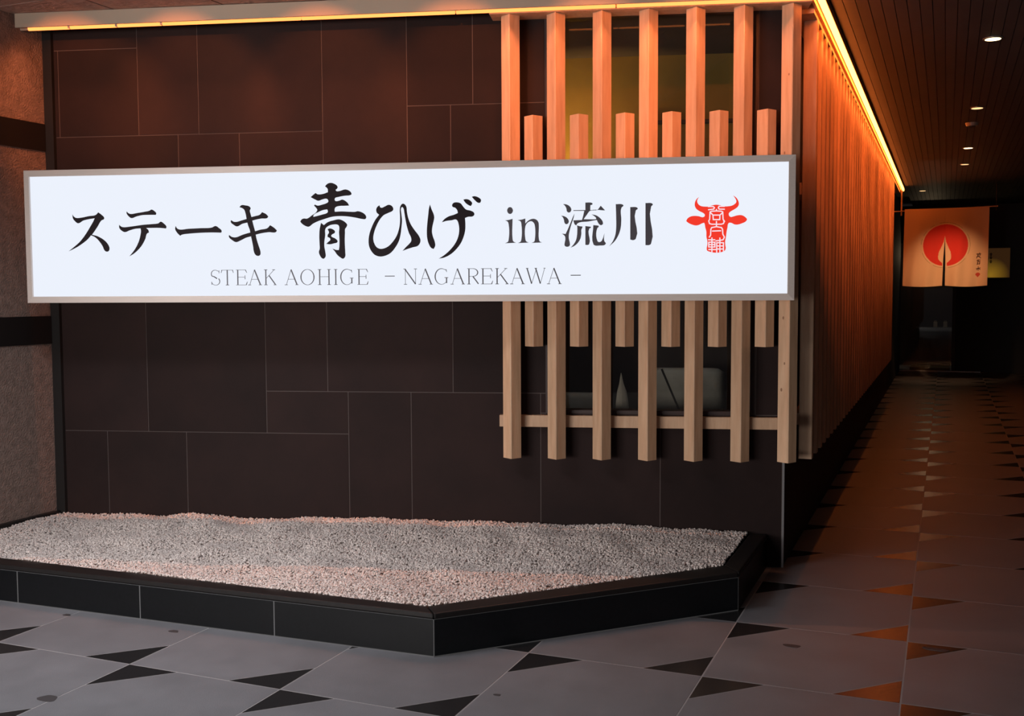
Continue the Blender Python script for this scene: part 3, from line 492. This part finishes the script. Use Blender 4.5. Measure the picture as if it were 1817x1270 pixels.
# thin roman letters
A_, B_, C_ = 0.0062, 0.0022, 0.0030     # thick, hair, serif
def arc(cx, cy, rx, ry, a0, a1, n=14): return [(cx + rx * math.cos(math.radians(a0 + (a1 - a0) * k / n)), cy + ry * math.sin(math.radians(a0 + (a1 - a0) * k / n))) for k in range(n + 1)]
LET = {
 'S': [([(.5, 1.0)] + arc(.47, .74, .42, .25, 90, 215, 8) + [(.35, .56), (.68, .43)], B_, .005), ([(.35, .56), (.68, .43)] , .0052, .0052), (arc(.52, .25, .45, .25, 45, -90, 8) , .0052, B_), (arc(.52, .25, .45, .25, -90, -165, 5), B_, .0024), ([(.5, .995), (.88, .9)], B_, .0026), ([(.9, .97), (.9, .78)], B_, .0028), ([(.07, .23), (.1, .03)], B_, .0036)],
 'T': [([(.5, 0), (.5, 1)], A_, A_), ([(.02, .985), (.98, .985)], B_, B_), ([(.0, .8), (.06, .97)], B_, .0036), ([(1, .8), (.94, .97)], B_, .0036), ([(.36, .01), (.64, .01)], C_, C_)],
 'E': [([(.16, 0), (.16, 1)], A_, A_), ([(.0, .99), (.9, .99)], B_, B_), ([(.0, .01), (.93, .01)], B_, B_), ([(.16, .52), (.78, .52)], B_, B_), ([(.84, .99), (.97, .8)], .0042, B_), ([(.9, .02), (1, .22)], .005, B_), ([(.8, .64), (.8, .38)], B_, .0034)],
 'A': [([(.46, 1.0), (.90, .02)], .0066, .0066), ([(.46, .98), (.1, .02)], B_, B_), ([(.22, .37), (.74, .37)], B_, B_), ([(-.03, .01), (.2, .01)], C_, C_), ([(.78, .01), (1.02, .01)], C_, C_)],
 'K': [([(.14, 0), (.14, 1)], A_, A_), ([(.16, .42), (.82, .98)], B_, B_), ([(.4, .62), (.93, .02)], .0058, .0058), ([(0, .99), (.28, .99)], C_, C_), ([(0, .01), (.28, .01)], C_, C_), ([(.68, .99), (.92, .99)], C_, C_), ([(.78, .01), (1.02, .01)], C_, C_)],
 'O': [(arc(.5, .5, .46, .5, 90, 180, 9), B_, .0062), (arc(.5, .5, .46, .5, 180, 270, 9), .0062, B_), (arc(.5, .5, .46, .5, 270, 360, 9), B_, .0062), (arc(.5, .5, .46, .5, 0, 90, 9), .0062, B_)],
 'H': [([(.16, 0), (.16, 1)], A_, A_), ([(.86, 0), (.86, 1)], A_, A_), ([(.16, .52), (.86, .52)], B_, B_)] + [([(a, z), (a + .27, z)], C_, C_) for a in (.02, .73) for z in (.01, .99)],
 'I': [([(.5, 0), (.5, 1)], A_, A_), ([(0, .01), (1, .01)], C_, C_), ([(0, .99), (1, .99)], C_, C_)],
 'G': [(arc(.5, .5, .47, .5, 60, 180, 11), B_, .0062), (arc(.5, .5, .47, .5, 180, 270, 9), .0062, B_), (arc(.5, .5, .47, .5, 270, 318, 6), B_, B_), ([(.87, .08), (.87, .42)], A_, A_), ([(.72, .43), (1.0, .43)], C_, C_), ([(.84, .95), (.88, .78)], .004, B_), ([(.72, .96), (.87, .9)], B_, .004)],
 'N': [([(.1, .98), (.92, .02)], .0062, .0062), ([(.12, 0), (.12, .96)], B_, B_), ([(.92, .02), (.92, .98)], B_, B_), ([(0, .01), (.26, .01)], C_, C_), ([(.8, .99), (1.04, .99)], C_, C_), ([(-.03, .99), (.16, .99)], C_, C_)],
 'R': [([(.16, 0), (.16, 1)], A_, A_), ([(.0, .99), (.5, .99)], B_, B_), (arc(.5, .745, .42, .245, 90, 0, 8), B_, .006), (arc(.5, .745, .42, .245, 0, -90, 8), .006, B_), ([(.16, .5), (.5, .5)], B_, B_), ([(.5, .5), (.98, .02)], .0058, .0058), ([(0, .01), (.3, .01)], C_, C_)],
 'W': [([(.06, .98), (.29, .02)], .006, .006), ([(.29, .02), (.51, .86)], B_, B_), ([(.5, .98), (.735, .02)], .006, .006), ([(.735, .02), (.95, .98)], B_, B_), ([(0, .99), (.13, .99)], C_, C_), ([(.44, .99), (.57, .99)], C_, C_), ([(.9, .99), (1.0, .99)], C_, C_)],
 '-': [([(0, .54), (1, .54)], .0042, .0042)],
}
for ch, u0, u1, z0, z1 in LATIN:
    mb = MB(); u0 /= 1e4; u1 /= 1e4; z0 /= 1e4; z1 /= 1e4
    for pts, wa, wb in LET[ch]:
        q = [(u0 + (u1 - u0) * x, z0 + (z1 - z0) * y) for x, y in pts]
        stroke(mb, q, wa * 1.0, YF, YBK, wb, cap=False)
    rawbuild(mb, 'letter' if ch != '-' else 'dash', M['ink_line'], sg)

# ================================================================== PLANTER AND GRAVEL
pl = empty('planter_curb', (-2.6, 4.3, 0)); tag(pl, 'low black granite curb enclosing the white gravel below the sign', 'curb')
def LP(p): return (p[0] + 2.6, p[1] - 4.3)
H0, H1 = 0.158, 0.183
inn = [(-4.829, 3.80), (-2.0, 3.872), (-0.968, 4.99), (-0.968, 5.70)]
outer = PL[:4]
def inset(a, b, d):
    v = Vector((b[0] - a[0], b[1] - a[1])).normalized(); n = Vector((-v.y, v.x)); return [(a[0] + n.x * d, a[1] + n.y * d), (b[0] + n.x * d, b[1] + n.y * d)]
# joint backing
jb = MB()
def segpoly(a, b, d0, d1): p = inset(a, b, d0); q = inset(a, b, d1); return [p[0], p[1], q[1], q[0]]
for a, c in zip(outer, outer[1:]): jb.prism([LP(p) for p in segpoly(a, c, 0.0012, 0.06)], 0.0, H0)
jb.build('joint_bed', M['joint'], pl)
cuts = {0: [-4.829, -4.152, -3.418, -2.694, -1.925], 1: 1, 2: 1}
for k, (a, c) in enumerate(zip(outer, outer[1:])):
    if k == 0: ps = [(x, a[1] + (c[1] - a[1]) * (x - a[0]) / (c[0] - a[0])) for x in cuts[0]]
    else: n = cuts[k]; ps = [(a[0] + (c[0] - a[0]) * i / n, a[1] + (c[1] - a[1]) * i / n) for i in range(n + 1)]
    for p, q in zip(ps, ps[1:]):
        d = Vector((q[0] - p[0], q[1] - p[1])).normalized() * 0.0028
        p2 = (p[0] + d.x, p[1] + d.y); q2 = (q[0] - d.x, q[1] - d.y)
        MB().prism([LP(x) for x in segpoly(p2, q2, 0.0, 0.03)], 0.004, H0 - 0.001).build('curb_panel', M['curb'], pl, 0.0015)
for k in range(3):
    a, c, d, e = outer[k], outer[k + 1], inn[k + 1], inn[k]; v = Vector((c[0] - a[0], c[1] - a[1])).normalized() * 0.0018
    n = MB().prism([LP((a[0] + v.x, a[1] + v.y)), LP((c[0] - v.x, c[1] - v.y)), LP((d[0] - v.x, d[1] - v.y)), LP((e[0] + v.x, e[1] + v.y))], H0, H1)
    n.build('coping', M['curbtop'], pl, 0.007)
# gravel bed + stones
def wall_y(x): return CY + (x - CX) * math.tan(AL)
gpoly = [(-4.83, 3.80), (-2.0, 3.872), (-0.968, 4.99), (-0.968, wall_y(-0.968) - .004), (-4.83, wall_y(-4.83) - .004)]
def gh(x, y):
    db = max(0.0, wall_y(x) - y); k = max(0.0, 1 - db / 0.9)
    h = 0.178 + 0.030 * k + 0.022 * k * noise.noise(Vector((x * 2.6, 3.1, y * 1.0))) + 0.012 * noise.noise(Vector((x * 6, y * 6, 0.5)))
    if x > -1.35: h -= (x + 1.35) * 0.05 * k
    return h
gx = np.arange(-4.83, -0.96, 0.03); bmv = []; bmf = []; NY = 40
for x in gx:
    x = min(float(x), -0.968)
    ylo = 3.80 + (x + 4.83) * (0.072 / 2.83) if x < -2.0 else 3.872 + (x + 2.0) * (1.118 / 1.032)
    for j in range(NY + 1): y = ylo + (wall_y(x) - .004 - ylo) * j / NY; bmv.append((x, y, gh(x, y) - 0.004))
for i in range(len(gx) - 1):
    for j in range(NY): a = i * (NY + 1) + j; bmf.append((a, a + NY + 1, a + NY + 2, a + 1))
me = bpy.data.meshes.new('gravel_bed'); me.from_pydata(bmv, [], bmf); me.materials.append(M['bed'])
grav = empty('gravel', (0, 0, 0)); bed = ob('gravel_bed', me, grav)
for p in me.polygons: p.use_smooth = True
NST = 70000; pts = []
while len(pts) < NST:
    x = random.uniform(-4.822, -0.975); y = random.uniform(3.80, 5.70)
    if y > wall_y(x) - 0.008 or not inside((x, y), gpoly): continue
    pts.append((x, y, gh(x, y)))
pts = np.array(pts)
base = np.array([(-1, -1, -1), (1, -1, -1), (1, 1, -1), (-1, 1, -1), (-1, -1, 1), (1, -1, 1), (1, 1, 1), (-1, 1, 1)], float) / math.sqrt(3)
fc = np.array([(0, 3, 2, 1), (4, 5, 6, 7), (0, 1, 5, 4), (1, 2, 6, 5), (2, 3, 7, 6), (3, 0, 4, 7)])
V = base[None] * (1 + np.random.uniform(-.3, .3, (NST, 8, 3)))
V *= np.random.uniform(.0045, .0085, (NST, 1, 3))
an = np.random.uniform(0, 2 * np.pi, (NST, 3)); 
def rot(ax, a):
    c, s = np.cos(a), np.sin(a); R = np.zeros((len(a), 3, 3)); i, j = [(1, 2), (0, 2), (0, 1)][ax]; R[:, ax, ax] = 1; R[:, i, i] = c; R[:, j, j] = c; R[:, i, j] = -s; R[:, j, i] = s; return R
R = rot(0, an[:, 0]) @ rot(2, an[:, 2]); V = np.einsum('nij,nkj->nki', R, V) + pts[:, None, :] + np.array([0, 0, .001]) + np.random.uniform(-.003, .004, (NST, 1, 1)) * np.array([0, 0, 1])
me = bpy.data.meshes.new('gravel_stones'); me.vertices.add(NST * 8); me.vertices.foreach_set('co', V.reshape(-1).astype(np.float32))
F = (fc[None] + (np.arange(NST) * 8)[:, None, None]).reshape(-1).astype(np.int32)
me.loops.add(len(F)); me.loops.foreach_set('vertex_index', F); me.polygons.add(NST * 6)
me.polygons.foreach_set('loop_start', np.arange(0, len(F), 4, dtype=np.int32)); me.update(calc_edges=True); me.validate(); me.materials.append(M['gravel'])
st = ob('gravel_stones', me, grav); tag(st, kind='stuff')
tag(grav, 'bed of small white gravel heaped against the dark stone wall', 'gravel', kind='stuff')

# ================================================================== DOWNLIGHTS
DL = [(0.234, 7.255, 1, 'nearest bright round downlight in the dark passage ceiling'), (0.209, 9.919, 0, 'dim downlight second from the front in the passage ceiling'),
      (0.185, 12.636, 1, 'bright downlight third from the front in the passage ceiling'), (0.174, 14.241, 0, 'dim downlight just beyond the second bright one, fourth in the row'),
      (-0.382, 17.708, 0, 'farthest small downlight above the hanging curtain')]
for x, y, hot, lab in DL:
    o = empty('downlight', (x, y, 3.06)); tag(o, lab, 'downlight', 'downlights in the passage ceiling')
    rg = MB(); k = 28; ri, ro = 0.047, 0.060
    for r, z in ((ri, -0.006), (ro, -0.004), (ro, 0.0), (ri, 0.02)): rg.v += [(r * math.cos(2 * math.pi * i / k), r * math.sin(2 * math.pi * i / k), z) for i in range(k)]
    for a in range(3): rg.f += [(a * k + i, a * k + (i + 1) % k, (a + 1) * k + (i + 1) % k, (a + 1) * k + i) for i in range(k)]
    rg.build('trim_ring', M['steel'], o); MB().cyl((0, 0), 0.046, -0.007, 0.004, 28).build('lens', M['lens_hot'] if hot else M['lens'], o)
    sp = spot('downlight_beam', (x, y, 3.04), (x, y, 0), 1.0 if hot else 0.3, (1, 0.62, 0.32), 70, 0.9, 0.04)
spot('curtain_beam', (0.174, 14.241, 3.03), (0.0, 16.8, 1.76), 310, (1, 0.50, 0.24), 30, 1.0, 0.04)
sd = empty('smoke_detector', (0.187, 10.79, 3.06)); MB().cyl((0, 0), 0.05, -0.03, 0, 20, 0.06).build('casing', M['steel'], sd); MB().cyl((0, 0), 0.03, -0.04, -0.03, 16).build('grille', M['dark'], sd)
tag(sd, 'small round detector on the passage ceiling between two downlights', 'detector')

# ================================================================== NOREN CURTAIN
YN = 16.8
no = empty('noren_curtain', (0, YN, 1.56)); tag(no, 'tan split cloth curtain with a red disc hanging at the end of the passage', 'curtain')
def zx(p): return -0.605 + (p - 90) * 0.000978
def zz(p): return 2.71 - (p - 95) * 0.00106
cl = bpy.data.materials.new('noren_cloth'); cl.use_nodes = True; nt = cl.node_tree; b_ = nt.nodes['Principled BSDF']; b_.inputs['Roughness'].default_value = 0.9
va = nt.nodes.new('ShaderNodeVertexColor'); va.layer_name = 'print'; nt.links.new(va.outputs[0], b_.inputs['Base Color'])
TAN = (0.66, 0.47, 0.30); RED = (0.62, 0.035, 0.025); PALE = (0.72, 0.52, 0.34); DK = (0.06, 0.02, 0.012)
def seg(px, py, x0, y0, x1, y1, w):
    dx, dy = x1 - x0, y1 - y0; t = max(0, min(1, ((px - x0) * dx + (py - y0) * dy) / (dx * dx + dy * dy + 1e-9))); return math.hypot(px - x0 - t * dx, py - y0 - t * dy) < w
def fw(y):   # half width of the pale flame shape
    t = [(480, 0), (560, 16), (640, 52), (700, 82), (760, 92), (800, 86), (832, 58), (850, 34), (900, 30)]
    for (a, p), (c, q) in zip(t, t[1:]):
        if a <= y <= c: return p + (q - p) * (y - a) / (c - a)
    return 0
TXT = [(1110, 735, 1165, 735), (1135, 735, 1110, 790), (1125, 755, 1165, 790), (1150, 720, 1155, 760), (1112, 770, 1140, 762), (1115, 820, 1158, 815), (1136, 815, 1120, 875), (1120, 840, 1158, 838), (1155, 840, 1150, 872), (1122, 870, 1152, 868),
       (1110, 930, 1160, 925), (1135, 905, 1135, 955), (1130, 930, 1112, 948), (1138, 930, 1160, 945)]
def pcol(px, py):
    cx, cy = 675, 606; d = math.hypot((px - cx) / 314, (py - cy) / 288)
    if d < 1:
        if py > 480 and abs(px - 667) < fw(py): return PALE
        return RED
    if d < 1.05: return PALE
    if 1.075 < d < 1.10 and noise.noise(Vector((px * .01, py * .01, 0))) > -0.1 : return (0.42, 0.29, 0.17)
    if 1090 < px < 1180:
        for s in TXT:
            if seg(px, py, *s, 5.5): return DK
        hx, hy = (px - 1130) / 34, (py - 1015) / 30
        if 980 < py < 1060 and (hx * hx + hy * hy * 1.0 - 1 if hy < 0 else abs(hx) + hy * .85 - 1) < 0: return (0.5, 0.06, 0.04)
    return TAN
def slitw(pz): # half gap of the slit
    return 0 if pz < 495 else (pz - 495) / 300 * 15 if pz < 795 else 15 + (pz - 795) / 375 * 4
def fold(px, pz):
    k = (pz - 95) / 1075
    return 0.030 * k * math.sin(px * .012 + .8) + 0.012 * k * math.sin(px * .031 + pz * .004) + 0.012 * max(0, k - .4) * math.cos((px - 667) * .018)
for nm, xa, side in (('left_panel', 90, -1), ('right_panel', 1270, 1)):
    NX, NZ = 130, 230; vs = []; cs = []; fs = []
    for j in range(NZ + 1):
        pz = 95 + 1075 * j / NZ; xe = 667 - (pz - 495) * .012 * (pz > 495) + side * slitw(pz); sag = 18 * math.sin(math.pi * 0.5) * (j / NZ)
        x_out = xa + (-14 if side < 0 else -8) * j / NZ
        for i in range(NX + 1):
            px = x_out + (xe - x_out) * i / NX; pzz = pz + 16 * (j / NZ) ** 3 * math.sin(math.pi * i / NX)
            vs.append((zx(px), fold(px, pz), zz(pzz) - 1.56)); cs.append((*pcol(px, pz), 1))
    for j in range(NZ):
        for i in range(NX): a = j * (NX + 1) + i; fs.append((a, a + 1, a + NX + 2, a + NX + 1))
    me = bpy.data.meshes.new(nm); me.from_pydata(vs, [], fs); me.materials.append(cl)
    ca = me.color_attributes.new('print', 'FLOAT_COLOR', 'POINT'); ca.data.foreach_set('color', np.array(cs, np.float32).reshape(-1))
    for p in me.polygons: p.use_smooth = True
    o = ob(nm, me, no); so = o.modifiers.new('solid', 'SOLIDIFY'); so.thickness = 0.0025
rod = empty('curtain_rod', (0, YN, 2.69)); MB().tube((-0.80, 0.062, -0.006), (0.66, 0.012, 0.026), 0.009).build('rod', M['wood'], rod)
MB().tube((-0.655, 0.075, -0.07), (-0.655, 0.075, 0.37), 0.012).build('hanger', M['wood'], rod); MB().tube((0.64, 0.03, -0.03), (0.64, 0.03, 0.37), 0.008).build('hanger', M['dark'], rod)
tag(rod, 'thin wooden curtain rod with upright hanger at the end of the light strip', 'rod')
